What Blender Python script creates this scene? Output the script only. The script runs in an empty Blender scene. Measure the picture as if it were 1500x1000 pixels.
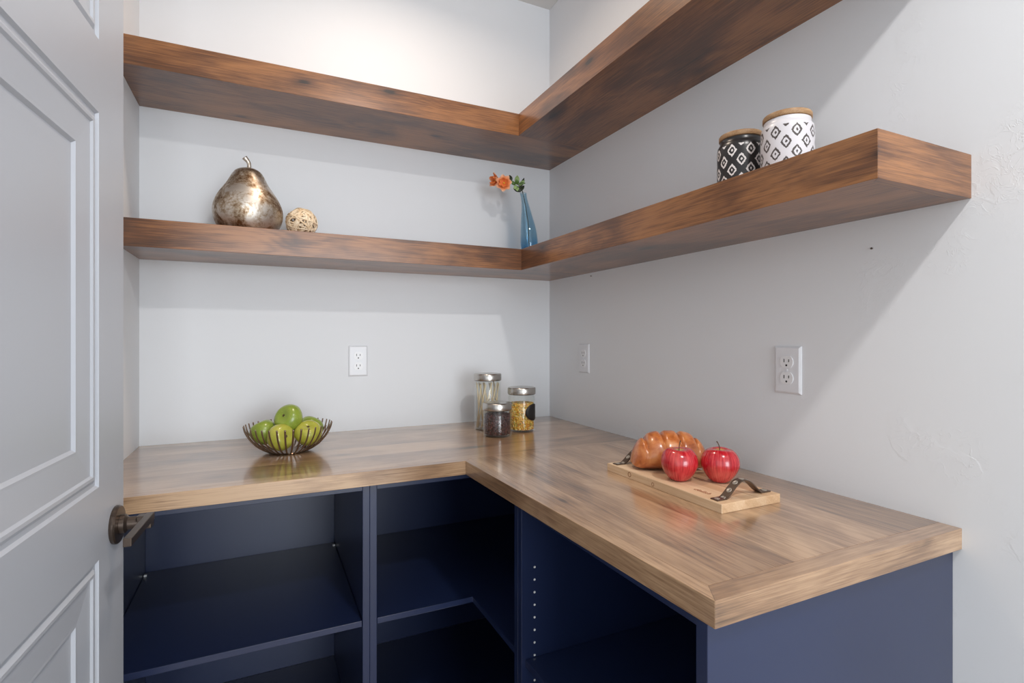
import bpy, bmesh, math, random
from mathutils import Vector, Matrix, Euler, noise
R = math.radians; PI = math.pi
rnd = random.Random(7)
sc = bpy.context.scene
COL = sc.collection

# ------------------------------------------------------------------ helpers
def link(name, bm, mat, parent=None, smooth=False, loc=(0, 0, 0)):
    me = bpy.data.meshes.new(name)
    bm.normal_update()
    bm.to_mesh(me); bm.free()
    if mat is not None:
        me.materials.append(mat)
    if smooth:
        for p in me.polygons: p.use_smooth = True
    o = bpy.data.objects.new(name, me)
    COL.objects.link(o)
    o.location = loc
    if parent is not None: o.parent = parent
    return o

def sharp_smooth(o, ang=35):
    me = o.data
    for p in me.polygons: p.use_smooth = True
    bm = bmesh.new(); bm.from_mesh(me)
    for e in bm.edges:
        if len(e.link_faces) == 2 and e.calc_face_angle(0) > R(ang): e.smooth = False
    bm.to_mesh(me); bm.free()
    return o

def thing(name, label, cat, loc=(0, 0, 0), rz=0, group=None):
    o = bpy.data.objects.new(name, None); COL.objects.link(o)
    o.location = loc; o.rotation_euler = (0, 0, rz); o.empty_display_size = .05
    o['label'] = label; o['category'] = cat
    if group: o['group'] = group
    return o

def tag(o, label, cat, group=None, kind=None):
    o['label'] = label; o['category'] = cat
    if group: o['group'] = group
    if kind: o['kind'] = kind
    return o

def struct(o):
    o['kind'] = 'structure'; return o

def add_box(bm, x0, x1, y0, y1, z0, z1, bev=0.0, seg=1):
    r = bmesh.ops.create_cube(bm, size=1.0)
    vs = r['verts']
    for v in vs:
        v.co = Vector(((x0 + x1) / 2 + v.co.x * (x1 - x0), (y0 + y1) / 2 + v.co.y * (y1 - y0), (z0 + z1) / 2 + v.co.z * (z1 - z0)))
    if bev > 0:
        es = set(e for v in vs for e in v.link_edges)
        bmesh.ops.bevel(bm, geom=list(es), offset=bev, segments=seg, affect='EDGES', profile=.5)
    return bm

def box(x0, x1, y0, y1, z0, z1, bev=0.0, seg=1):
    return add_box(bmesh.new(), x0, x1, y0, y1, z0, z1, bev, seg)

def add_prism(bm, pts, z0, z1, bev=0.0, seg=1):
    """polygon pts (x, y) counter-clockwise, from z0 to z1"""
    b = [bm.verts.new((x, y, z0)) for x, y in pts]
    t = [bm.verts.new((x, y, z1)) for x, y in pts]
    n = len(pts)
    fs = [bm.faces.new(b[::-1]), bm.faces.new(t)]
    for i in range(n):
        fs.append(bm.faces.new((b[i], b[(i + 1) % n], t[(i + 1) % n], t[i])))
    if bev > 0:
        es = set(e for f in fs for e in f.edges)
        bmesh.ops.bevel(bm, geom=list(es), offset=bev, segments=seg, affect='EDGES', profile=.5)
    return bm

def add_lathe(bm, prof, n=48, cx=0, cy=0, cz=0, close=True):
    """prof: list of (r, z); r==0 ends are collapsed to a point"""
    rings = []
    for r, z in prof:
        if r < 1e-6:
            rings.append([bm.verts.new((cx, cy, cz + z))])
        else:
            rings.append([bm.verts.new((cx + r * math.cos(2 * PI * k / n), cy + r * math.sin(2 * PI * k / n), cz + z)) for k in range(n)])
    for a, b in zip(rings, rings[1:]):
        for k in range(n):
            k2 = (k + 1) % n
            if len(a) == 1 and len(b) == 1: continue
            if len(a) == 1: bm.faces.new((a[0], b[k2], b[k]))
            elif len(b) == 1: bm.faces.new((a[k], a[k2], b[0]))
            else: bm.faces.new((a[k], a[k2], b[k2], b[k]))
    bmesh.ops.recalc_face_normals(bm, faces=bm.faces[:])
    return bm

def add_tube(bm, pts, rad, n=8, caps=True, flat=None):
    """swept tube along pts; rad number or list; flat=(w,h) for elliptic section"""
    pts = [Vector(p) for p in pts]
    m = len(pts)
    rads = rad if isinstance(rad, (list, tuple)) else [rad] * m
    tang = []
    for i in range(m):
        a = pts[max(0, i - 1)]; b = pts[min(m - 1, i + 1)]
        tang.append((b - a).normalized())
    up = Vector((0, 0, 1))
    if abs(tang[0].dot(up)) > .95: up = Vector((1, 0, 0))
    u = tang[0].cross(up).normalized()
    rings = []
    for i in range(m):
        t = tang[i]
        u = (u - t * u.dot(t))
        if u.length < 1e-6: u = t.orthogonal()
        u.normalize(); v = t.cross(u)
        a, b = (1, 1) if flat is None else flat
        rings.append([bm.verts.new(pts[i] + (u * math.cos(2 * PI * k / n) * a + v * math.sin(2 * PI * k / n) * b) * rads[i]) for k in range(n)])
    for a, b in zip(rings, rings[1:]):
        for k in range(n):
            bm.faces.new((a[k], a[(k + 1) % n], b[(k + 1) % n], b[k]))
    if caps:
        bm.faces.new(rings[0][::-1]); bm.faces.new(rings[-1])
    return bm

def catmull(P, n=8):
    P = [Vector(p) for p in P]
    out = []
    Q = [P[0] * 2 - P[1]] + P + [P[-1] * 2 - P[-2]]
    for i in range(1, len(Q) - 2):
        for k in range(n):
            t = k / n
            a, b, c, d = Q[i - 1], Q[i], Q[i + 1], Q[i + 2]
            out.append(.5 * ((2 * b) + (c - a) * t + (2 * a - 5 * b + 4 * c - d) * t * t + (3 * b - a - 3 * c + d) * t ** 3))
    out.append(P[-1])
    return out

# ------------------------------------------------------------------ materials
def srgb(r, g, b):
    def f(c):
        c /= 255.
        return c / 12.92 if c <= .04045 else ((c + .055) / 1.055) ** 2.4
    return (f(r), f(g), f(b), 1)

class NT:
    def __init__(s, name):
        s.m = bpy.data.materials.new(name); s.m.use_nodes = True
        s.t = s.m.node_tree; s.N = s.t.nodes; s.L = s.t.links
        s.b = s.N['Principled BSDF']; s.out = s.N['Material Output']
    def n(s, typ, **kw):
        x = s.N.new(typ)
        for k, v in kw.items():
            if k.startswith('i_'):
                key = k[2:]
                key = int(key) if key.isdigit() else key.replace('_', ' ')
                s.set(x.inputs[key], v)
            else: setattr(x, k, v)
        return x
    def set(s, inp, v):
        if isinstance(v, bpy.types.NodeSocket): s.L.new(v, inp)
        else: inp.default_value = v
    def math(s, op, a, b=None, c=None, clamp=False):
        x = s.N.new('ShaderNodeMath'); x.operation = op; x.use_clamp = clamp
        s.set(x.inputs[0], a)
        if b is not None: s.set(x.inputs[1], b)
        if c is not None: s.set(x.inputs[2], c)
        return x.outputs[0]
    def ramp(s, fac, stops, interp='LINEAR'):
        x = s.N.new('ShaderNodeValToRGB'); x.color_ramp.interpolation = interp
        e = x.color_ramp.elements
        while len(e) < len(stops): e.new(.5)
        for el, (p, c) in zip(e, stops):
            el.position = p; el.color = c if len(c) == 4 else (*c, 1)
        s.set(x.inputs[0], fac)
        return x.outputs[0]
    def mix(s, fac, a, b, blend='MIX'):
        x = s.N.new('ShaderNodeMix'); x.data_type = 'RGBA'; x.blend_type = blend
        s.set(x.inputs['Factor'], fac)
        A = [i for i in x.inputs if i.name == 'A' and i.type == 'RGBA'][0]
        B = [i for i in x.inputs if i.name == 'B' and i.type == 'RGBA'][0]
        s.set(A, a); s.set(B, b)
        return [o for o in x.outputs if o.type == 'RGBA'][0]
    def noise(s, vec, scale, detail=3, rough=.5, dist=0):
        x = s.n('ShaderNodeTexNoise', i_Scale=scale, i_Detail=detail, i_Roughness=rough, i_Distortion=dist)
        s.L.new(vec, x.inputs['Vector']); return x.outputs['Fac']
    def mapr(s, v, a, b, c=0., d=1.):
        x = s.N.new('ShaderNodeMapRange'); x.clamp = True
        s.set(x.inputs['Value'], v)
        x.inputs['From Min'].default_value = a; x.inputs['From Max'].default_value = b
        x.inputs['To Min'].default_value = c; x.inputs['To Max'].default_value = d
        return x.outputs['Result']
    def obj(s): return s.n('ShaderNodeTexCoord').outputs['Object']
    def sep(s, v):
        x = s.N.new('ShaderNodeSeparateXYZ'); s.L.new(v, x.inputs[0]); return x.outputs
    def comb(s, x_, y_, z_):
        x = s.N.new('ShaderNodeCombineXYZ'); s.set(x.inputs[0], x_); s.set(x.inputs[1], y_); s.set(x.inputs[2], z_); return x.outputs[0]
    def bump(s, h, strength, dist):
        x = s.n('ShaderNodeBump', i_Strength=strength, i_Distance=dist); s.L.new(h, x.inputs['Height'])
        s.L.new(x.outputs[0], s.b.inputs['Normal']); return x

def P(name, col, rough=.5, metal=0, spec=.5, coat=0, coatr=.1):
    t = NT(name); b = t.b.inputs
    b['Base Color'].default_value = col; b['Roughness'].default_value = rough; b['Metallic'].default_value = metal
    b['Specular IOR Level'].default_value = spec; b['Coat Weight'].default_value = coat; b['Coat Roughness'].default_value = coatr
    return t.m

def wood(name, axis='X', seed=0.0, dark=(74, 45, 27), mid=(124, 78, 46), light=(164, 112, 70), plank=0.0, rough=.38, coat=.25, coatr=.22, knots=1.0, fine=1.0, tilt=0.0):
    """stained alder board; the grain runs along the given axis (object space)"""
    t = NT(name)
    x, y, z = t.sep(t.obj())
    if axis == 'X': a, c, d = x, y, z
    elif axis == 'Y': a, c, d = y, x, z
    else: a, c, d = z, x, y
    a = t.math('ADD', a, seed * 1.37)
    cc = t.math('ADD', c, t.math('MULTIPLY', d, .93))      # both cross axes show rings
    cc = t.math('ADD', cc, seed * .71)
    pv = None
    if plank:
        idx = t.math('FLOOR', t.math('DIVIDE', t.math('ADD', c, seed * .31 + .02), plank))
        wn = t.n('ShaderNodeTexWhiteNoise', noise_dimensions='1D'); t.set(wn.inputs['W'], idx)
        pv = wn.outputs['Value']
        a = t.math('ADD', a, t.math('MULTIPLY', pv, 7.3))
    base = t.comb(a, cc, d)
    def mp(sa, sb, sd=None):
        m = t.n('ShaderNodeMapping'); t.L.new(base, m.inputs['Vector'])
        m.inputs['Scale'].default_value = (sa, sb, sd if sd is not None else sb); return m.outputs[0]
    # knots
    vor = t.n('ShaderNodeTexVoronoi', feature='F1', i_Scale=1.0, i_Randomness=.9)
    t.L.new(mp(2.6, 7.5, 2.0), vor.inputs['Vector'])
    kd = vor.outputs['Distance']
    kn = t.mapr(kd, .0, .42, 1, 0); kn = t.math('POWER', kn, 2.0)
    # growth rings
    w1 = t.noise(mp(1.1, 5.0), 1.0, 2, .5, .3)
    w2 = t.noise(mp(3.5, 16), 1.0, 2, .5)
    ring = t.math('MULTIPLY', cc, 62.0)
    ring = t.math('ADD', ring, t.math('MULTIPLY', w1, 20.0))
    ring = t.math('ADD', ring, t.math('MULTIPLY', w2, 1.2))
    ring = t.math('ADD', ring, t.math('MULTIPLY', kn, 2.6 * knots))
    rg = t.math('SINE', t.math('MULTIPLY', ring, 6.283))
    rg = t.math('POWER', t.mapr(rg, -1, 1), .6)
    fib2 = t.noise(mp(5, 150), 1.0, 3, .6)
    fib = t.noise(mp(11, 300), 1.0, 4, .6)
    por = t.noise(mp(38, 900), 1.0, 2, .5)
    blot = t.noise(mp(3.0, 7.0), 1.0, 4, .55, .7)
    blot2 = t.noise(mp(.9, 3.2), 1.0, 2, .5)
    v = t.math('MULTIPLY', rg, t.math('MULTIPLY', t.mapr(blot2, .42, .62, .02, .13), 1.0 * fine))
    v = t.math('ADD', v, t.math('MULTIPLY', t.mapr(fib2, .3, .7), .15 * fine))
    v = t.math('ADD', v, t.math('MULTIPLY', t.mapr(blot, .32, .68), .50))
    v = t.math('ADD', v, t.math('MULTIPLY', t.mapr(blot2, .3, .7), .20))
    v = t.math('ADD', v, t.math('MULTIPLY', t.mapr(fib, .32, .68), .32 * fine))
    v = t.math('SUBTRACT', v, t.math('MULTIPLY', t.mapr(por, .62, .75), .10 * fine))
    v = t.math('SUBTRACT', v, t.math('MULTIPLY', t.math('POWER', t.mapr(kd, .0, .22, 1, 0), 1.5), .55 * knots))
    v2 = t.n('ShaderNodeTexVoronoi', feature='F1', i_Scale=1.0, i_Randomness=1.0)
    t.L.new(mp(4.6, 11.0, 6.0), v2.inputs['Vector'])
    gate = t.mapr(t.sep(v2.outputs['Color'])[0], .42, .48)
    halo = t.math('MULTIPLY', t.math('POWER', t.mapr(v2.outputs['Distance'], 0, .40, 1, 0), 2.), gate)
    spot = t.math('MULTIPLY', t.mapr(v2.outputs['Distance'], .03, .11, 1, 0), gate)
    v = t.math('SUBTRACT', v, t.math('MULTIPLY', t.math('ADD', t.math('MULTIPLY', halo, .48), t.math('MULTIPLY', spot, .30)), knots))
    v = t.math('ADD', v, .03 * knots)
    if pv is not None:
        v = t.math('ADD', v, t.math('MULTIPLY', t.math('SUBTRACT', pv, .5), .30))
    col = t.ramp(v, [(.12, srgb(*dark)), (.52, srgb(*mid)), (.90, srgb(*light))])
    hue = t.noise(mp(1.3, 4.5), 1.7, 2, .5)
    grey = t.mix(1.0, col, srgb(200, 190, 178), 'MULTIPLY')
    col = t.mix(t.mapr(hue, .45, .7, 0, .4), col, grey)
    t.L.new(col, t.b.inputs['Base Color'])
    t.b.inputs['Roughness'].default_value = rough
    t.b.inputs['Coat Weight'].default_value = coat; t.b.inputs['Coat Roughness'].default_value = coatr
    t.bump(t.math('ADD', t.math('MULTIPLY', fib, .5), t.math('MULTIPLY', w2, .5)), .08, .0015)
    return t.m

def wall_mat(name, col, strength=.25, seed=0):
    t = NT(name)
    o = t.obj()
    m = t.n('ShaderNodeMapping'); t.L.new(o, m.inputs['Vector']); m.inputs['Location'].default_value = (seed, seed * 2, seed * .5)
    v = m.outputs[0]
    n1 = t.noise(v, 9, 3, .5, .8)
    n2 = t.noise(v, 34, 3, .6, 1.2)
    mask = t.mapr(t.noise(v, 5.5, 2, .5), .54, .70)
    ridge = t.mapr(t.math('ABSOLUTE', t.math('SUBTRACT', n2, .5)), 0, .022, 1, 0)
    lay = t.mapr(n1, .5, .53)
    h = t.math('ADD', t.math('MULTIPLY', t.math('MULTIPLY', ridge, mask), .8), t.math('MULTIPLY', t.math('MULTIPLY', lay, mask), .7))
    h = t.math('ADD', h, t.math('MULTIPLY', t.noise(v, 160, 2, .5), .12))
    t.b.inputs['Base Color'].default_value = col
    t.b.inputs['Roughness'].default_value = .62
    t.b.inputs['Specular IOR Level'].default_value = .3
    t.bump(h, strength, .0022)
    return t.m

M = {}
M['wall'] = wall_mat('wall_paint', srgb(229, 231, 234), .10, 0)
M['wall_right'] = wall_mat('wall_paint_textured', srgb(229, 231, 234), .32, 3.1)
M['ceiling'] = P('ceiling_paint', srgb(225, 225, 223), .8, spec=.2)
M['door'] = P('door_paint', srgb(184, 188, 196), .34, spec=.5)
M['plate'] = P('outlet_plastic', srgb(226, 227, 231), .3)
M['socket'] = P('outlet_face', srgb(232, 232, 234), .28)
M['hole'] = P('dark_slot', srgb(18, 16, 15), .6)
M['bronze'] = P('oil_rubbed_bronze', srgb(92, 80, 72), .32, metal=.8)
M['steel'] = P('brushed_steel', srgb(190, 186, 180), .27, metal=1)
M['pin'] = P('shelf_pin_sleeve', srgb(225, 225, 225), .3)

def navy():
    t = NT('navy_satin_paint')
    n = t.noise(t.obj(), 3, 2, .5)
    c = t.ramp(n, [(.3, srgb(27, 38, 70)), (.7, srgb(31, 43, 77))])
    t.L.new(c, t.b.inputs['Base Color']); t.b.inputs['Roughness'].default_value = .34; t.b.inputs['Coat Weight'].default_value = .5; t.b.inputs['Coat Roughness'].default_value = .28
    t.bump(t.noise(t.obj(), 420, 2, .5), .06, .0006)
    return t.m
M['navy'] = navy()

def floor_mat():
    t = NT('floor_planks')
    x, y, z = t.sep(t.obj())
    idx = t.math('FLOOR', t.math('DIVIDE', x, .18))
    wn = t.n('ShaderNodeTexWhiteNoise', noise_dimensions='1D'); t.set(wn.inputs['W'], idx)
    m = t.comb(t.math('MULTIPLY', x, 30), t.math('ADD', t.math('MULTIPLY', y, 2), t.math('MULTIPLY', wn.outputs['Value'], 9)), z)
    n = t.noise(m, 1, 4, .6)
    v = t.math('ADD', t.math('MULTIPLY', n, .7), t.math('MULTIPLY', wn.outputs['Value'], .3))
    t.L.new(t.ramp(v, [(.2, srgb(122, 108, 94)), (.8, srgb(176, 162, 146))]), t.b.inputs['Base Color'])
    t.b.inputs['Roughness'].default_value = .4
    return t.m
M['floor'] = floor_mat()

def glass(name, tint=(.97, .985, .98), grad=None, gloss=1.0):
    """thin clear glass: transmits straight through, reflects by Fresnel"""
    t = NT(name); t.N.remove(t.b)
    tr = t.n('ShaderNodeBsdfTransparent'); tr.inputs[0].default_value = (*tint, 1)
    if grad:
        x, y, z = t.sep(t.obj())
        t.L.new(t.ramp(t.mapr(z, grad[0], grad[1]), grad[2]), tr.inputs[0])
    gl = t.n('ShaderNodeBsdfGlossy', i_Roughness=.03); gl.inputs[0].default_value = (gloss, gloss, gloss, 1)
    lw = t.n('ShaderNodeLayerWeight', i_Blend=.5)
    fac = t.math('ADD', .035, t.math('MULTIPLY', t.math('POWER', lw.outputs['Facing'], 4.0), .55))
    mx = t.n('ShaderNodeMixShader')
    t.L.new(fac, mx.inputs[0]); t.L.new(tr.outputs[0], mx.inputs[1]); t.L.new(gl.outputs[0], mx.inputs[2])
    t.L.new(mx.outputs[0], t.out.inputs[0])
    return t.m
M['glass'] = glass('clear_glass', (.975, .982, .975))
M['vase'] = glass('blue_glass', grad=(0, .2, [(0, srgb(150, 205, 235)), (.10, srgb(188, 222, 240)), (.35, srgb(220, 236, 244)), (1, srgb(226, 238, 244))]))

def silver():
    t = NT('antiqued_silver')
    o = t.obj()
    n = t.noise(o, 16, 5, .7, .4); n2 = t.noise(o, 130, 4, .7)
    v = t.math('ADD', t.math('MULTIPLY', n, .75), t.math('MULTIPLY', n2, .25))
    c = t.ramp(v, [(.40, srgb(112, 80, 52)), (.48, srgb(176, 158, 136)), (.56, srgb(216, 210, 202))])
    t.L.new(c, t.b.inputs['Base Color'])
    t.b.inputs['Metallic'].default_value = .92
    t.L.new(t.mapr(v, .35, .6, .52, .44), t.b.inputs['Roughness'])
    t.bump(v, .12, .002)
    return t.m
M['silver'] = silver()

def rattan():
    t = NT('rattan'); n = t.noise(t.obj(), 60, 3, .6)
    t.L.new(t.ramp(n, [(.3, srgb(214, 182, 140)), (.65, srgb(244, 226, 198))]), t.b.inputs['Base Color'])
    t.b.inputs['Roughness'].default_value = .45; return t.m
M['rattan'] = rattan()

def red_apple():
    t = NT('red_apple_skin')
    x, y, z = t.sep(t.obj())
    ang = t.math('ARCTAN2', y, x)
    rad = t.math('SQRT', t.math('ADD', t.math('MULTIPLY', x, x), t.math('MULTIPLY', y, y)))
    v = t.comb(t.math('MULTIPLY', t.math('COSINE', ang), 14), t.math('MULTIPLY', t.math('SINE', ang), 14), t.math('MULTIPLY', z, 22))
    n = t.noise(v, 1, 5, .65)
    c = t.ramp(n, [(.36, srgb(148, 8, 24)), (.52, srgb(182, 22, 38)), (.68, srgb(208, 78, 76))])
    n2 = t.noise(t.obj(), 22, 2, .5)
    c = t.mix(t.mapr(n2, .45, .75, 0, .45), c, srgb(226, 110, 96))
    top = t.math('MULTIPLY', t.mapr(rad, .004, .014, 1, 0), t.mapr(z, .05, .07))
    c = t.mix(top, c, srgb(196, 170, 90))
    t.L.new(c, t.b.inputs['Base Color'])
    t.b.inputs['Roughness'].default_value = .22; t.b.inputs['Coat Weight'].default_value = .5; t.b.inputs['Coat Roughness'].default_value = .08
    return t.m
M['red_apple'] = red_apple()

def green_apple(name, a, b):
    t = NT(name)
    x, y, z = t.sep(t.obj())
    n = t.noise(t.obj(), 26, 3, .5)
    sp = t.noise(t.obj(), 330, 1, .5)
    c = t.ramp(n, [(.3, srgb(*a)), (.7, srgb(*b))])
    c = t.mix(t.mapr(sp, .68, .74, 0, .35), c, srgb(222, 226, 150))
    t.L.new(c, t.b.inputs['Base Color'])
    t.b.inputs['Roughness'].default_value = .3; t.b.inputs['Coat Weight'].default_value = .25; t.b.inputs['Coat Roughness'].default_value = .15
    return t.m
M['green_apple'] = green_apple('green_apple_skin', (122, 142, 44), (150, 166, 68))
M['yellow_apple'] = green_apple('yellow_green_apple_skin', (160, 162, 54), (188, 184, 80))
M['apple_stem'] = P('apple_stem', srgb(74, 52, 34), .7)

def bread():
    t = NT('glazed_bread_crust')
    o = t.obj()
    n = t.noise(o, 28, 4, .6, .5); x, y, z = t.sep(o)
    v = t.math('ADD', n, t.mapr(z, 0, .03, -.08, 0))
    c = t.ramp(v, [(.34, srgb(146, 70, 28)), (.5, srgb(186, 106, 52)), (.68, srgb(206, 136, 80))])
    t.L.new(c, t.b.inputs['Base Color']); t.b.inputs['Roughness'].default_value = .33
    t.b.inputs['Coat Weight'].default_value = .6; t.b.inputs['Coat Roughness'].default_value = .16
    t.bump(t.noise(o, 90, 4, .6), .15, .002)
    return t.m
M['bread'] = bread()

def canister_mat(name, ground, mark):
    """staggered rows of hollow hand-painted diamonds with a dot in each"""
    t = NT(name)
    x, y, z = t.sep(t.obj())
    ang = t.math('ARCTAN2', y, x)
    nz = t.n('ShaderNodeTexNoise', i_Scale=210., i_Detail=2.); t.L.new(t.obj(), nz.inputs['Vector'])
    wob = t.math('MULTIPLY', t.math('SUBTRACT', nz.outputs['Fac'], .5), .5)
    NU = 8; H = .044
    u = t.math('MULTIPLY', t.math('DIVIDE', ang, 2 * PI), NU)
    v = t.math('DIVIDE', t.math('ADD', z, -.003), H)
    def lattice(du, dv):
        fu = t.math('SUBTRACT', t.math('FRACT', t.math('ADD', u, du + 40)), .5)
        fv = t.math('SUBTRACT', t.math('FRACT', t.math('ADD', v, dv + 40)), .5)
        au = t.math('DIVIDE', t.math('ABSOLUTE', fu), .27); av = t.math('DIVIDE', t.math('ABSOLUTE', fv), .33)
        s = t.math('MULTIPLY', t.math('ADD', t.math('ADD', au, av), t.math('MULTIPLY', t.math('MAXIMUM', au, av), .25)), .8)
        s = t.math('ADD', s, wob)
        ring = t.math('MULTIPLY', t.mapr(s, .60, .64), t.mapr(s, .96, 1.0, 1, 0))
        dot = t.mapr(s, .20, .25, 1, 0)
        return t.math('MAXIMUM', ring, dot)
    k = t.math('MAXIMUM', lattice(0, 0), lattice(.5, .5))
    k = t.math('MULTIPLY', k, t.mapr(z, .1055, .106, 1, 0))
    t.L.new(t.mix(k, ground, mark), t.b.inputs['Base Color'])
    t.b.inputs['Roughness'].default_value = .3
    return t.m
M['can_white'] = canister_mat('white_diamond_ceramic', srgb(208, 205, 209), srgb(74, 66, 64))
M['can_black'] = canister_mat('black_diamond_ceramic', srgb(36, 34, 35), srgb(222, 216, 214))
M['lid_wood'] = wood('lid_wood', 'X', 3.3, (110, 78, 50), (150, 114, 78), (184, 150, 112), rough=.5, coat=0, knots=.3)
M['board'] = wood('pale_pine', 'Y', 5.2, (184, 142, 104), (212, 177, 140), (230, 203, 170), plank=.062, rough=.5, coat=0, knots=.7, fine=.6)
M['ink'] = P('burnt_lettering', srgb(150, 84, 52), .7)
M['knot'] = P('knot_wood', srgb(146, 104, 70), .7)
M['strap'] = P('dark_metal_strap', srgb(98, 82, 70), .4, metal=.6)
M['stud'] = P('pewter_disc', srgb(176, 168, 156), .4, metal=.6)
M['wire'] = P('antique_wire', srgb(128, 108, 92), .3, metal=.85)
M['label'] = P('chalkboard_label', srgb(26, 22, 22), .55)
M['stick'] = P('pale_stick', srgb(222, 204, 170), .6)
M['gasket'] = P('dark_gasket', srgb(60, 58, 54), .4)
M['leaf'] = P('leaf_green', srgb(82, 112, 52), .5)
M['leaf_pale'] = P('leaf_pale_green', srgb(158, 184, 120), .5)
M['leaf_dark'] = P('leaf_dark_green', srgb(34, 44, 22), .5)
M['stem_g'] = P('flower_stem', srgb(58, 62, 40), .6)
M['yellow'] = P('flower_centre', srgb(214, 168, 50), .6)
M['petal_edge'] = P('petal_peach', srgb(246, 178, 132), .6)
def petal_mat():
    t = NT('petal_orange'); x, y, z = t.sep(t.obj())
    r = t.math('SQRT', t.math('ADD', t.math('MULTIPLY', x, x), t.math('MULTIPLY', y, y)))
    t.L.new(t.ramp(t.mapr(r, .004, .03), [(0, srgb(226, 110, 50)), (.6, srgb(240, 140, 78)), (1, srgb(250, 196, 158))]), t.b.inputs['Base Color'])
    t.b.inputs['Roughness'].default_value = .6; return t.m
M['petal'] = petal_mat()

def grain_mat(name, cols):
    """each bean / kernel picks its own colour"""
    t = NT(name)
    g = t.n('ShaderNodeNewGeometry')
    t.L.new(t.ramp(g.outputs['Random Per Island'], cols, 'CONSTANT'), t.b.inputs['Base Color'])
    t.b.inputs['Roughness'].default_value = .35; return t.m
M['beans'] = grain_mat('coffee_beans', [(0, srgb(58, 26, 24)), (.35, srgb(78, 36, 32)), (.65, srgb(44, 22, 22)), (.85, srgb(104, 56, 48))])
M['corn'] = grain_mat('corn_kernels', [(0, srgb(226, 172, 56)), (.35, srgb(232, 192, 92)), (.6, srgb(206, 128, 46)), (.75, srgb(150, 150, 70)), (.88, srgb(236, 214, 150))])

ALD = dict(dark=(38, 22, 12), mid=(102, 62, 33), light=(156, 104, 60), rough=.36, coat=.5, coatr=.2)
CT = dict(dark=(82, 64, 50), mid=(150, 117, 88), light=(192, 158, 124))

# ------------------------------------------------------------------ room shell
XL = -1.504; ZC = 2.711; YF = -3.4
struct(link('wall_back', box(XL - .12, .12, 0, .12, 0, ZC), M['wall']))
struct(link('wall_right', box(0, .12, YF, 0, 0, ZC), M['wall_right']))
struct(link('wall_left', box(XL - .12, XL, -1.74, 0, 0, ZC), M['wall']))
struct(link('floor', box(-4.2, .12, -6.2, .12, -.1, 0), M['floor']))
struct(link('ceiling', box(-4.2, .12, -6.2, .12, ZC, ZC + .1), M['ceiling']))

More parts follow.
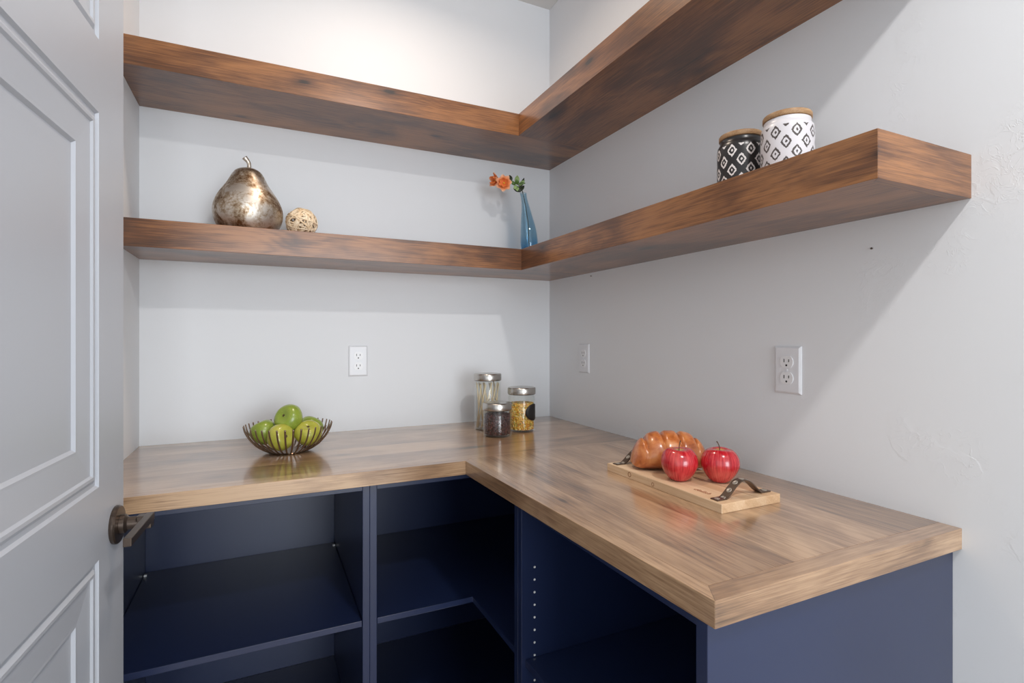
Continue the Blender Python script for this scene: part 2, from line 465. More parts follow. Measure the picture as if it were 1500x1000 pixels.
# ------------------------------------------------------------------ open door, hinged on the left
def build_door():
    W, H, T = .76, 2.43, .035
    ex, ey = -1.384, -.83
    root = thing('door_1', 'white painted three-panel interior door standing open at the left', 'door', (ex, ey, .01))
    root['kind'] = 'structure'
    for k in ('label', 'category'): pass
    root.rotation_euler = (0, 0, math.atan2(.9975, .0736))
    # local: x from -W (hinge) to 0 (free edge); visible face at y = 0 looking to -y
    m0 = .123
    rects = [(-W + m0, -m0, .20, .885), (-W + m0, -m0, 1.005, 1.622), (-W + m0, -m0, 1.742, 2.31)]
    bm = bmesh.new()
    xs = [-W, -W + m0, -m0, 0]; zs = [0, .20, .885, 1.005, 1.622, 1.742, 2.31, H]
    def quad(a, b, c, d): bm.faces.new([bm.verts.new(p) for p in (a, b, c, d)])
    for i in range(3):
        for j in range(7):
            if i == 1 and j in (1, 3, 5): continue
            x0, x1, z0, z1 = xs[i], xs[i + 1], zs[j], zs[j + 1]
            quad((x0, 0, z0), (x1, 0, z0), (x1, 0, z1), (x0, 0, z1))
    quad((-W, T, 0), (-W, T, H), (0, T, H), (0, T, 0))
    quad((0, 0, 0), (0, T, 0), (0, T, H), (0, 0, H)); quad((-W, 0, 0), (-W, 0, H), (-W, T, H), (-W, T, 0))
    quad((-W, 0, H), (0, 0, H), (0, T, H), (-W, T, H)); quad((-W, 0, 0), (-W, T, 0), (0, T, 0), (0, 0, 0))
    bmesh.ops.remove_doubles(bm, verts=bm.verts[:], dist=1e-5)
    bmesh.ops.recalc_face_normals(bm, faces=bm.faces[:])
    link('door_slab', bm, M['door'], root)
    prof = [(0, 0), (.0035, .0045), (.010, .0045), (.016, .0010), (.021, .0012), (.0245, .0045), (.068, .0070), (.0725, .0070), (.077, .0115)]
    for (x0, x1, z0, z1) in rects:
        bm = bmesh.new(); loops = []
        for o_, d_ in prof:
            loops.append([bm.verts.new(p) for p in ((x0 + o_, d_, z0 + o_), (x1 - o_, d_, z0 + o_), (x1 - o_, d_, z1 - o_), (x0 + o_, d_, z1 - o_))])
        for a, b in zip(loops, loops[1:]):
            for k in range(4): bm.faces.new((a[k], a[(k + 1) % 4], b[(k + 1) % 4], b[k]))
        bm.faces.new(loops[-1])
        bmesh.ops.recalc_face_normals(bm, faces=bm.faces[:])
        link('door_panel', bm, M['door'], root)
    # handle, local y negative is into the room
    hx, hz = -.048, .918
    def cyl_y(prof, n=40):                       # lathe about local y
        bm = bmesh.new(); add_lathe(bm, prof, n)
        bmesh.ops.rotate(bm, verts=bm.verts[:], cent=(0, 0, 0), matrix=Matrix.Rotation(R(90), 3, 'X'))
        bmesh.ops.translate(bm, verts=bm.verts[:], vec=(hx, 0, hz)); return bm
    rose = link('handle_rose', cyl_y([(0, 0), (.0325, 0), (.0335, .002), (.0335, .006), (.0315, .0085), (.012, .0095), (0, .0095)]), M['bronze'], root); sharp_smooth(rose)
    neck = link('handle_neck', cyl_y([(.0, .0095), (.0165, .0095), (.0165, .017), (.0135, .019), (.0115, .021), (.0115, .050), (.0, .050)], 32), M['bronze'], root); sharp_smooth(neck)
    bm = bmesh.new()
    # flat lever: block over the neck then a thin blade going back to the hinge side
    add_box(bm, hx - .125, hx + .012, -.058, -.046, hz - .001, hz + .013, .0012, 2)
    lev = link('handle_lever', bm, M['bronze'], root)
    bm = bmesh.new(); add_box(bm, hx - .011, hx + .0105, -.0575, -.034, hz - .0105, hz + .0125, .002, 2)
    link('handle_hub', bm, M['bronze'], root)
    return root
door = build_door()

# ------------------------------------------------------------------ floating shelves
def shelf(name_label, z0, z1, dep, yend, seeds):
    r = thing('floating_shelf', name_label, 'shelf', (0, 0, z0))
    h = z1 - z0
    link('shelf_board', box(XL, 0, -dep, 0, 0, h, .0006), wood('shelf_wood_back%d' % seeds[0], 'X', seeds[0], **ALD), r)
    link('shelf_board', add_prism(bmesh.new(), [(-dep, yend), (-dep + .019, yend + .019), (0, yend + .019), (0, -dep), (-dep, -dep)], 0, h, .0006), wood('shelf_wood_side%d' % seeds[1], 'Y', seeds[1], **ALD), r)
    link('end_cap', add_prism(bmesh.new(), [(-dep, yend), (0, yend), (0, yend + .019), (-dep + .019, yend + .019)], 0, h, .0006), wood('shelf_wood_end%d' % seeds[2], 'X', seeds[2], **ALD), r)
    return r
shelf('upper brown stained wood corner shelf, empty on top', 2.001, 2.081, .300, -1.53, (11, 4, 7))
shelf('lower brown stained wood corner shelf carrying the pear, vase and canisters', 1.5115, 1.590, .279, -1.531, (2, 9, 17))
ZS = 1.590

# ------------------------------------------------------------------ countertop
def countertop():
    r = thing('countertop', 'L-shaped stained wood worktop with mitred edge banding', 'countertop', (0, 0, .876))
    h = .038; e = .026
    xa, ya, xb, yb = -.633, -.638, -.611, -1.517
    def xf(y): return xa + (xb - xa) * (y - ya) / (yb - ya)
    link('worktop_slab', add_prism(bmesh.new(), [(XL, ya + e), (xa + 0.0, ya + e), (0, ya + e), (0, 0), (XL, 0)], 0, h), wood('worktop_back', 'X', 21, plank=.135, rough=.28, coat=1.0, coatr=.15, **CT), r)
    y1 = yb + .036
    link('worktop_slab', add_prism(bmesh.new(), [(xf(y1) + e, y1), (0, y1), (0, ya + e), (xa + e, ya + e)], 0, h), wood('worktop_side', 'Y', 13, plank=.135, rough=.28, coat=1.0, coatr=.15, **CT), r)
    link('edge_band', add_prism(bmesh.new(), [(XL, ya), (xa, ya), (xa + e, ya + e), (XL, ya + e)], 0, h, .0006), wood('band_back', 'X', 31, rough=.28, coat=.9, coatr=.17, knots=.4, **CT), r)
    link('edge_band', add_prism(bmesh.new(), [(xa, ya), (xb, yb), (xf(y1) + e, y1), (xa + e, ya + e)], 0, h, .0006), wood('band_side', 'Y', 37, rough=.28, coat=.9, coatr=.17, knots=.4, **CT), r)
    link('edge_band', add_prism(bmesh.new(), [(xb, yb), (0, yb), (0, y1), (xf(y1) + e, y1)], 0, h, .0006), wood('band_end', 'X', 43, rough=.28, coat=.9, coatr=.17, knots=.4, **CT), r)
    return r
countertop()
ZT = .914

# ------------------------------------------------------------------ cabinets
nv = M['navy']; FY = -.61; FX = -.60; T = .0185; ZB = .10; ZK = .8755; SH = .5135
def bx(name, parent, *a, mat=None, bev=.0008): return link(name, box(*a, bev), mat or nv, parent)
c1 = thing('base_cabinet', 'open navy cabinet against the left wall with one adjustable shelf', 'cabinet')
bx('side_panel', c1, XL, XL + T, FY, 0, 0, ZK); bx('side_panel', c1, -.911, -.8927, FY, 0, 0, ZK)
bx('back_panel', c1, XL + T, -.911, -.014, 0, ZB, ZK)
bx('top_rail', c1, XL + T, -.911, FY + .001, -.014, ZK - .018, ZK)
bx('bottom_panel', c1, XL + T, -.911, FY, -.014, ZB - .018, ZB)
bx('toe_kick', c1, XL + T, -.911, FY + .06, FY + .078, 0, ZB - .018)
bx('shelf', c1, XL + T + .001, -.912, FY + .004, -.015, SH - .0155, SH)
c2 = thing('corner_cabinet', 'open navy corner cabinet with an L-shaped shelf', 'cabinet')
bx('side_panel', c2, -.8923, -.874, FY, 0, 0, ZK); bx('side_panel', c2, FX - .008, 0, -.9195, -.901, 0, ZK)
bx('back_panel', c2, -.874, 0, -.014, 0, ZB, ZK); bx('back_panel', c2, -.014, 0, -.901, -.014, ZB, ZK)
def Lp(name, z0, z1, g=0.):
    return link(name, add_prism(bmesh.new(), [(-.874 + g, FY + g), (FX, FY + g), (FX, -.901 + g), (-.014 - g, -.901 + g), (-.014 - g, -.014 - g), (-.874 + g, -.014 - g)], z0, z1, .0008), nv, c2)
Lp('top_panel', ZK - .018, ZK); Lp('bottom_panel', ZB - .018, ZB); Lp('shelf', SH - .0155, SH, .001)
bx('toe_kick', c2, -.874, FX + .06, FY + .06, FY + .078, 0, ZB - .018); bx('toe_kick', c2, FX + .06, FX + .078, -.901, FY + .06, 0, ZB - .018)
c3 = thing('end_cabinet', 'open navy cabinet at the free end of the worktop by the right wall', 'cabinet')
bx('side_panel', c3, FX - .008, 0, -.9395, -.9199, 0, ZK); bx('side_panel', c3, FX - .01, 0, -1.503, -1.482, 0, ZK)
bx('back_panel', c3, -.014, 0, -1.482, -.9395, ZB, ZK)
bx('top_panel', c3, FX, -.014, -1.482, -.9395, ZK - .018, ZK); bx('bottom_panel', c3, FX, -.014, -1.482, -.9395, ZB - .018, ZB)
bx('toe_kick', c3, FX + .06, FX + .078, -1.482, -.9395, 0, ZB - .018)
bx('shelf', c3, FX + .002, -.015, -1.481, -.9405, SH - .0155, SH)
# shelf pin holes with pale sleeves
for k in range(20):
    z = .724 - .0294 * k
    if z < .15 or abs(z - SH + .008) < .012: continue
    bm = bmesh.new(); add_lathe(bm, [(0, 0), (.0026, 0), (.0026, .0008), (.0012, .0008), (0, .0003)], 12)
    bmesh.ops.rotate(bm, verts=bm.verts[:], cent=(0, 0, 0), matrix=Matrix.Rotation(R(90), 3, 'X'))
    bmesh.ops.translate(bm, verts=bm.verts[:], vec=(-.574, -.9395, z))
    link('pin_hole', bm, M['pin'], c3)
for (x, y) in ((XL + T + .006, -.05), (-.917, -.05)):
    bx('shelf_clip', c1, x - .004, x + .004, y - .004, y + .004, SH, SH + .006, mat=M['pin'])

# ------------------------------------------------------------------ wall outlets
def outlet(label, loc, rz):
    r = thing('wall_outlet', label, 'outlet', loc, rz, None)
    bm = bmesh.new()                       # plate 70 x 114 mm with sloped rim, front faces local -y
    w, h = .035, .057
    loops = []
    for o_, d_ in ((0, 0), (0, .0025), (.004, .0055), (.006, .0058)):
        loops.append([bm.verts.new(p) for p in ((-w + o_, -d_, -h + o_), (w - o_, -d_, -h + o_), (w - o_, -d_, h - o_), (-w + o_, -d_, h - o_))])
    for a, b in zip(loops, loops[1:]):
        for k in range(4): bm.faces.new((a[k], a[(k + 1) % 4], b[(k + 1) % 4], b[k]))
    bm.faces.new(loops[-1]); bm.faces.new(loops[0][::-1])
    bmesh.ops.recalc_face_normals(bm, faces=bm.faces[:])
    link('cover_plate', bm, M['plate'], r)
    for s in (1, -1):
        zc = s * .0195
        bm = bmesh.new()
        pts = []
        for k in range(40):                # round face with flattened top and bottom
            a = 2 * PI * k / 40
            pts.append((.0172 * math.cos(a), max(-.0140, min(.0140, .0172 * math.sin(a)))))
        fr = [bm.verts.new((x, -.0076, zc + z)) for x, z in pts]; bk = [bm.verts.new((x, -.0050, zc + z)) for x, z in pts]
        bm.faces.new(fr[::-1])
        for k in range(40): bm.faces.new((fr[k], fr[(k + 1) % 40], bk[(k + 1) % 40], bk[k]))
        bmesh.ops.recalc_face_normals(bm, faces=bm.faces[:])
        f = link('receptacle', bm, M['socket'], r)
        for x, hh in ((-.0063, .0042), (.0063, .0034)):
            link('slot', box(x - .0010, x + .0010, -.0079, -.0060, zc + .003 - hh, zc + .003 + hh), M['hole'], f)
        bm = bmesh.new(); add_lathe(bm, [(0, 0), (.0024, 0), (.0024, .0018), (0, .0018)], 16)
        bmesh.ops.rotate(bm, verts=bm.verts[:], cent=(0, 0, 0), matrix=Matrix.Rotation(R(90), 3, 'X'))
        bmesh.ops.translate(bm, verts=bm.verts[:], vec=(0, -.0061, zc - .0082))
        link('ground_hole', bm, M['hole'], f)
    bm = bmesh.new(); add_lathe(bm, [(0, 0), (.0028, 0), (.0024, .0012), (0, .0014)], 16)
    bmesh.ops.rotate(bm, verts=bm.verts[:], cent=(0, 0, 0), matrix=Matrix.Rotation(R(90), 3, 'X'))
    bmesh.ops.translate(bm, verts=bm.verts[:], vec=(0, -.0057, 0))
    link('screw', bm, M['plate'], r)
    return r
outlet('white duplex outlet on the back wall above the fruit bowl end of the worktop', (-.8245, 0, 1.1735), 0)
outlet('small white outlet on the right wall nearest the room corner', (0, -.2795, 1.179), R(-90))
outlet('white duplex outlet on the right wall above the red apples', (0, -1.168, 1.183), R(-90))
# two nails in the right wall
def nail(label, y, z):
    bm = bmesh.new(); add_lathe(bm, [(0, 0), (.0010, 0), (.0010, .004), (.0021, .004), (.0021, .005), (0, .005)], 12)
    bmesh.ops.rotate(bm, verts=bm.verts[:], cent=(0, 0, 0), matrix=Matrix.Rotation(R(-90), 3, 'Y'))
    o = link('nail', bm, M['bronze'], None, loc=(0, y, z)); tag(o, label, 'nail')
nail('tiny dark nail in the right wall just under the lower shelf near the corner', -.329, 1.4985)
nail('tiny dark nail in the right wall below the free end of the lower shelf', -1.362, 1.447)

# ------------------------------------------------------------------ silver pear
def pear():
    r = thing('silver_pear', 'large antiqued silver pear ornament on the lower shelf', 'ornament', (-1.190, -.15, ZS))
    prof = [(0, .0), (.055, .0), (.070, .003), (.086, .018), (.097, .040), (.1015, .064), (.099, .088), (.088, .115), (.073, .140), (.060, .160), (.051, .178), (.045, .190), (.036, .201), (.022, .208), (.010, .206), (0, .2045)]
    pts = catmull([Vector((a, 0, b)) for a, b in prof[1:-1]], 4)
    pp = [(0, 0)] + [(max(p.x, .001), p.z) for p in pts] + [(0, .2045)]
    bm = bmesh.new(); add_lathe(bm, pp, 64)
    for v in bm.verts:                      # slight hand-made asymmetry
        k = 1 + .012 * math.sin(3 * math.atan2(v.co.y, v.co.x) + v.co.z * 30)
        v.co.x *= k; v.co.y *= k
    link('pear_body', bm, M['silver'], r, True)
    path = catmull([(0, 0, .200), (.003, 0, .216), (.001, -.001, .230), (-.010, -.002, .244)], 6)
    rr = [.0085 - .0025 * math.sin(PI * i / (len(path) - 1)) for i in range(len(path))]
    link('pear_stem', add_tube(bmesh.new(), path, rr, 16), M['silver'], r, True)
pear()

# ------------------------------------------------------------------ rattan ball
def ball():
    bm = bmesh.new(); rr = random.Random(12)
    for k in range(36):
        ax = Vector((rr.gauss(0, 1), rr.gauss(0, 1), rr.gauss(0, 1))).normalized()
        u = ax.orthogonal().normalized(); v = ax.cross(u)
        off = rr.uniform(-.45, .45); R0 = rr.uniform(.0435, .0495); c = math.sqrt(1 - off * off)
        ph = rr.uniform(0, 6.28); n = 40
        rad = rr.uniform(.0017, .0025)
        ring = []
        for i in range(n):
            a = 2 * PI * i / n
            p = (u * math.cos(a) + v * math.sin(a)) * c + ax * (off + .10 * math.sin(2 * a + ph))
            ring.append(p.normalized() * R0)
        rings = []
        for i in range(n):
            t = (ring[(i + 1) % n] - ring[i - 1]).normalized(); nn = ring[i].normalized(); b = t.cross(nn)
            rings.append([bm.verts.new(ring[i] + (b * math.cos(2 * PI * j / 6) * 1.3 + nn * math.sin(2 * PI * j / 6) * .8) * rad) for j in range(6)])
        for i in range(n):
            A = rings[i]; B = rings[(i + 1) % n]
            for j in range(6): bm.faces.new((A[j], A[(j + 1) % 6], B[(j + 1) % 6], B[j]))
    zmin = min(v.co.z for v in bm.verts)
    o = link('rattan_ball', bm, M['rattan'], None, True, (-1.031, -.15, ZS - zmin))
    tag(o, 'small pale woven rattan ball beside the silver pear', 'decorative ball')
ball()

# ------------------------------------------------------------------ blue vase and flowers
VX, VY = -.205, -.20
rv = Vector((.9026, -.4305, 0))             # leaning direction across the shelf corner
def vase():
    axis = [(0, .0), (0, .03), (-.001, .06), (-.004, .10), (-.009, .14), (-.014, .18), (-.020, .215), (-.024, .236)]
    rad = [.029, .0335, .0335, .030, .0235, .0165, .0125, .0135]
    P3 = catmull([rv * a + Vector((0, 0, z)) for a, z in axis], 5)
    Rr = catmull([Vector((q, 0, 0)) for q in rad], 5)
    bm = bmesh.new(); n = 40
    def shell(off):
        rings = []
        for p, q in zip(P3, Rr):
            zz = p.z if off == 0 else max(p.z, .006)
            rings.append([bm.verts.new((p.x + (q.x - off) * math.cos(2 * PI * k / n), p.y + (q.x - off) * math.sin(2 * PI * k / n), zz)) for k in range(n)])
        for a, b in zip(rings, rings[1:]):
            for k in range(n): bm.faces.new((a[k], a[(k + 1) % n], b[(k + 1) % n], b[k]))
        return rings
    A = shell(0); B = shell(.002)
    for k in range(n): bm.faces.new((A[-1][k], A[-1][(k + 1) % n], B[-1][(k + 1) % n], B[-1][k]))
    bm.faces.new(A[0][::-1]); bm.faces.new(B[0])
    bmesh.ops.recalc_face_normals(bm, faces=bm.faces[:])
    o = link('blue_vase', bm, M['vase'], None, True, (VX, VY, ZS))
    tag(o, 'slender leaning blue glass vase on the lower shelf near the corner', 'vase')
vase()
def petal_mesh(L, W, curl, mat, parent, rotz, tilt, loc, rx=None):
    bm = bmesh.new(); nu, nv_ = 7, 6; g = []
    for i in range(nu + 1):
        s = i / nu; w = W * math.sin(PI * min(1, .12 + .80 * s)) ** .8; row = []
        for j in range(nv_ + 1):
            t = j / nv_ * 2 - 1
            rr_ = L * s * (1 - .10 * abs(t) ** 2 * s) + (.0012 * math.sin(t * 7) * s)
            row.append(bm.verts.new((rr_, w * t, curl * s * s * L + .12 * W * t * t)))
        g.append(row)
    for i in range(nu):
        for j in range(nv_): bm.faces.new((g[i][j], g[i + 1][j], g[i + 1][j + 1], g[i][j + 1]))
    o = link('petal', bm, mat, parent, True)
    o.modifiers.new('thick', 'SOLIDIFY').thickness = .0006
    return o
def flowers():
    r = thing('flower_sprig', 'artificial orange flowers with green leaves standing in the blue vase', 'flower', (VX, VY, ZS))
    stem = catmull([(.004 * rv.x, .004 * rv.y, .009), (-.002, .001, .05), rv * -.003 + Vector((0, 0, .11)), rv * -.012 + Vector((0, 0, .17)), rv * -.022 + Vector((0, 0, .225)), rv * -.030 + Vector((0, 0, .250)), rv * -.050 + Vector((0, 0, .275)), rv * -.092 + Vector((0, 0, .280))], 6)
    link('flower_stem', add_tube(bmesh.new(), stem, .0017, 8), M['stem_g'], r, True)
    stem2 = catmull([rv * -.092 + Vector((0, 0, .280)), rv * -.110 + Vector((0, 0, .290)), rv * -.126 + Vector((0, 0, .292))], 5)
    link('flower_stem', add_tube(bmesh.new(), stem2, .0013, 8), M['stem_g'], r, True)
    view = Vector((.47, .88, 0)) * -1            # roughly towards the doorway
    def blossom(c, facing, size, n, cup):
        e = bpy.data.objects.new('blossom', None); COL.objects.link(e); e.parent = r; e.location = c; e.empty_display_size = .02
        e.rotation_euler = Vector(facing).to_track_quat('Z', 'Y').to_euler()
        for ring, (sz, cp, nn) in enumerate(((1.0, cup, n), (.62, cup + .55, n - 1))):
            for k in range(nn):
                o = petal_mesh(size * sz, size * sz * .42, cp, M['petal'], e, 0, 0, None)
                o.rotation_euler = (rnd.uniform(-.15, .15), rnd.uniform(-.15, .1), 2 * PI * (k + .4 * ring) / nn + rnd.uniform(-.1, .1))
                o.location = (0, 0, .0015 * ring)
        bm = bmesh.new(); bmesh.ops.create_uvsphere(bm, u_segments=12, v_segments=8, radius=.0042)
        link('flower_centre', bm, M['yellow'], e, True, (0, 0, .004))
    blossom(rv * -.098 + Vector((0, 0, .272)) + view * .012, (view.x - .1, view.y, -.12), .033, 7, .15)
    blossom(rv * -.128 + Vector((0, 0, .286)), (-.95, -.1, -.1), .029, 5, .6)
    def leaf(base, d, L, W, mat, roll=0):
        bm = bmesh.new(); d = Vector(d).normalized(); side = d.cross(view).normalized(); nrm = side.cross(d)
        side = (side * math.cos(roll) + nrm * math.sin(roll)); g = []
        for i in range(7):
            s = i / 6; w = W * math.sin(PI * (.04 + .94 * s)) ** .8
            c = Vector(base) + d * L * s + nrm * (-.15 * L * s * s)
            g.append([bm.verts.new(c - side * w + nrm * w * .3), bm.verts.new(c), bm.verts.new(c + side * w + nrm * w * .3)])
        for i in range(6):
            for j in range(2): bm.faces.new((g[i][j], g[i + 1][j], g[i + 1][j + 1], g[i][j + 1]))
        o = link('leaf', bm, mat, r, True); o.modifiers.new('thick', 'SOLIDIFY').thickness = .0006
    def at(a, z, b=0): return rv * (a * 1.35) + Vector((0, 0, .236 + (z - .236) * 1.35)) + view * b
    def dr(a, z, b=0): return rv * a + Vector((0, 0, z)) + view * b
    leaf(at(-.036, .262), dr(.05, 1), .036, .0095, M['leaf_pale'])
    leaf(at(-.052, .268), dr(-.25, 1), .030, .0085, M['leaf_dark'])
    leaf(at(-.030, .258), dr(.6, .5, .2), .030, .007, M['leaf_pale'])
    leaf(at(-.026, .250), dr(.35, 1, .0), .046, .006, M['leaf_dark'])
    leaf(at(-.024, .242), dr(.45, .9, -.1), .028, .006, M['leaf_dark'])
    leaf(at(-.040, .258, .008), dr(-.5, .35, .4), .026, .007, M['leaf'])
    leaf(at(-.036, .252, .008), dr(.1, -.5, .5), .024, .008, M['leaf_pale'])
    leaf(at(-.036, .256, .01), dr(-.3, -.45, .4), .022, .007, M['leaf_pale'])
    leaf(at(-.024, .240, .004), dr(-.8, .35, .1), .032, .0085, M['leaf_dark'])
    leaf(at(-.026, .238, .006), dr(-.35, .7, .1), .026, .0085, M['leaf_dark'])
    leaf(at(-.030, .262, .004), dr(.9, .12, .1), .026, .005, M['leaf'])
    leaf(at(-.034, .260, .006), dr(-.1, .5, .6), .022, .009, M['leaf'])
flowers()

# ------------------------------------------------------------------ canisters on the shelf end
def canister(label, x, y, mat, rz):
    r = thing('storage_canister', label, 'canister', (x, y, ZS), rz)
    prof = [(0, 0), (.042, 0), (.047, .002), (.0498, .008), (.0512, .03), (.0515, .065), (.0510, .100), (.0497, .110), (.0462, .1155), (.0450, .117), (.0450, .1245), (.0435, .1255), (0, .1255)]
    o = link('canister_body', add_lathe(bmesh.new(), prof, 64), mat, r); sharp_smooth(o, 50)
    o = link('canister_lid', add_lathe(bmesh.new(), [(0, .1258), (.0460, .1258), (.0472, .127), (.0472, .135), (.0460, .1370), (0, .1370)], 64), M['lid_wood'], r); sharp_smooth(o, 50)
canister('white ceramic canister with dark diamond pattern and wooden lid', -.150, -1.277, M['can_white'], R(12))
canister('black ceramic canister with white diamond pattern and wooden lid', -.150, -1.158, M['can_black'], R(20))

# ------------------------------------------------------------------ glass jars on the worktop
def jar(label, x, y, H, chalk=None):
    r = thing('glass_jar', label, 'jar', (x, y, ZT))
    R0 = .0505; hb = H - .027
    prof = [(0, 0), (R0 - .006, 0), (R0 - .001, .003), (R0, .008), (R0, hb - .006), (R0 - .004, hb - .001), (R0 - .004, hb + .006), (R0 - .0065, hb + .006), (R0 - .0065, hb - .001), (R0 - .0028, hb - .008), (R0 - .0028, .010), (R0 - .006, .0065), (0, .006)]
    o = link('jar_glass', add_lathe(bmesh.new(), prof, 64), M['glass'], r); sharp_smooth(o, 60)
    o = link('gasket', add_lathe(bmesh.new(), [(R0 - .008, hb - .0), (R0 - .001, hb - .0), (R0 - .001, hb + .002), (R0 - .008, hb + .002), (R0 - .008, hb)], 48), M['gasket'], r)
    o = link('jar_lid', add_lathe(bmesh.new(), [(0, hb + .002), (R0 + .0012, hb + .002), (R0 + .0018, hb + .004), (R0 + .0018, H - .004), (R0, H - .0012), (R0 - .003, H), (0, H)], 64), M['steel'], r); sharp_smooth(o, 40)
    if chalk:
        a0, z0, aw, zw = chalk; bm = bmesh.new(); n = 28
        c = bm.verts.new((0, 0, 0)); ring = []
        Rl = R0 + .0006
        cen = bm.verts.new((Rl * math.cos(a0), Rl * math.sin(a0), z0)); bm.verts.remove(c)
        prev = [cen] * n
        for q in (.33, .66, 1):
            cur = []
            for k in range(n):
                t = 2 * PI * k / n; a = a0 + aw * q * math.cos(t)
                cur.append(bm.verts.new((Rl * math.cos(a), Rl * math.sin(a), z0 + zw * q * math.sin(t))))
            for k in range(n):
                if q < .4: bm.faces.new((cen, cur[k], cur[(k + 1) % n]))
                else: bm.faces.new((prev[k], cur[k], cur[(k + 1) % n], prev[(k + 1) % n]))
            prev = cur
        o = link('chalkboard_label', bm, M['label'], r, True); o.modifiers.new('thick', 'SOLIDIFY').thickness = .0004
        o['label'] = 'black oval chalkboard label'
    return r
JT, JS, JC = (-.380, -.196), (-.398, -.327), (-.275, -.273)
jar('tallest glass jar with steel lid, holding pale sticks', *JT, .212)
jar('shortest glass jar with steel lid, holding dark beans', *JS, .118)
jar('middle-height glass jar with black oval label, holding yellow corn', *JC, .163, chalk=(R(-58), .073, R(42), .031))

def granules(name, label, cx, cy, z0, z1, size, aspect, mat, n, seed):
    rr = random.Random(seed); bm = bmesh.new(); Ri = .0466
    add_lathe(bm, [(0, z0), (Ri - size * 1.3, z0), (Ri - size * 1.3, z1 - size), (0, z1 - size)], 24)
    tmp = bmesh.new(); bmesh.ops.create_icosphere(tmp, subdivisions=1, radius=1)
    V = [v.co.copy() for v in tmp.verts]; Fc = [[v.index for v in f.verts] for f in tmp.faces]; tmp.free()
    def put(p):
        q = Euler((rr.uniform(0, 6.3), rr.uniform(0, 6.3), rr.uniform(0, 6.3))).to_matrix()
        vs = []
        for v in V:
            w = q @ Vector((v.x * size * aspect, v.y * size, v.z * size * .8)) + p
            rad = math.hypot(w.x, w.y)
            if rad > Ri: w.x *= Ri / rad; w.y *= Ri / rad
            w.z = max(w.z, z0); vs.append(bm.verts.new(w))
        for f in Fc: bm.faces.new([vs[i] for i in f])
    for i in range(n):
        a = rr.uniform(0, 2 * PI)
        if rr.random() < .2:
            rad = (Ri - size) * math.sqrt(rr.random()); put(Vector((rad * math.cos(a), rad * math.sin(a), z1 - size * rr.uniform(.4, 1.2))))
        else:
            rad = Ri - size * rr.uniform(.8, 1.6); put(Vector((rad * math.cos(a), rad * math.sin(a), rr.uniform(z0 + size * .5, z1 - size))))
    o = link(name, bm, mat, None, True, (cx, cy, ZT)); tag(o, label, 'dried food', None, 'stuff')
granules('coffee_beans', 'dark red-brown coffee beans filling the shortest jar', *JS, .0072, .079, .0036, 1.35, M['beans'], 1500, 3)
granules('corn_kernels', 'yellow and orange corn kernels in the jar with the black label', *JC, .0072, .105, .0033, 1.25, M['corn'], 2100, 5)
def sticks():
    rr = random.Random(4); n = 18
    for k in range(n):                        # one family of leaning lines, like the ruling of a hyperboloid, plus an inner upright one
        outer = k < 12
        a = 2 * PI * k / 12 if outer else 2 * PI * k / 6 + .3
        tw = R(62) if outer else R(-40)
        r0, r1 = (.041, .0425) if outer else (.020, .026)
        tw += rr.uniform(-.08, .08)
        p0 = Vector((r0 * math.cos(a), r0 * math.sin(a), .0095)); p1 = Vector((r1 * math.cos(a + tw), r1 * math.sin(a + tw), .172 + .008 * rr.random()))
        o = link('wooden_stick', add_tube(bmesh.new(), [p0, p0.lerp(p1, .5), p1], [.0020, .0020, .0023], 8), M['stick'], None, True, (JT[0], JT[1], ZT))
        tag(o, 'thin pale wooden stick leaning inside the tallest glass jar', 'stick', 'pale sticks in the tallest jar')
sticks()

# ------------------------------------------------------------------ apples
def apple_parts(root, rad, hgt, mat, stem=True, lobes=5, seed=0, taper=.86):
    prof = []
    N = 26
    for i in range(N + 1):
        th = PI * i / N                       # 0 bottom .. pi top
        s = math.sin(th); c = -math.cos(th)
        rr_ = rad * (s ** .82) * (1 + .10 * c) * (1 if c > 0 else 1 - (1 - taper) * (-c))
        z = hgt * .5 * (1 + c * .98)
        if th < .55: z += hgt * .09 * (1 - th / .55) ** 2
        if th > PI - .62: z -= hgt * .13 * (1 - (PI - th) / .62) ** 1.6
        prof.append((rr_ if 0 < i < N else 0, z))
    k = rad / max(p[0] for p in prof); zm = min(p[1] for p in prof)
    prof = [(p[0] * k, p[1] - zm) for p in prof]
    bm = bmesh.new(); add_lathe(bm, prof, 48)
    ph = seed * 1.3
    for v in bm.verts:
        a = math.atan2(v.co.y, v.co.x); low = max(0, 1 - v.co.z / hgt * 1.4); hi = max(0, v.co.z / hgt - .6)
        r_ = 1 + (.022 * low + .03 * hi) * math.cos(lobes * a + ph) + .012 * math.cos(a + ph)
        v.co.x *= r_; v.co.y *= r_
        if math.hypot(v.co.x, v.co.y) > rad * .2: v.co.z += .0012 * math.cos(2 * a + ph) * v.co.z / hgt
    link('apple_skin', bm, mat, root, True)
    top = prof[-1][1]
    if not stem: calyx(root, top)
    else:
        pth = catmull([(0, 0, top - .001), (.0005, 0, top + .009), (.003, 0, top + .017), (.0065, 0, top + .0225)], 4)
        link('apple_stem', add_tube(bmesh.new(), pth, [.0011] * (len(pth) - 2) + [.0013, .0017], 8), M['apple_stem'], root, True)
a1 = thing('red_apple', 'red apple on the cutting board, in front of the bread', 'apple', (-.283, -1.101, ZT + .0192), R(20), 'red apples')
apple_parts(a1, .0415, .083, M['red_apple'], seed=1)
a1.rotation_euler = (0, 0, R(20))
a2 = thing('red_apple', 'red apple on the cutting board, nearest its front handle', 'apple', (-.208, -1.150, ZT + .0192), R(150), 'red apples')
apple_parts(a2, .0425, .085, M['red_apple'], seed=3)

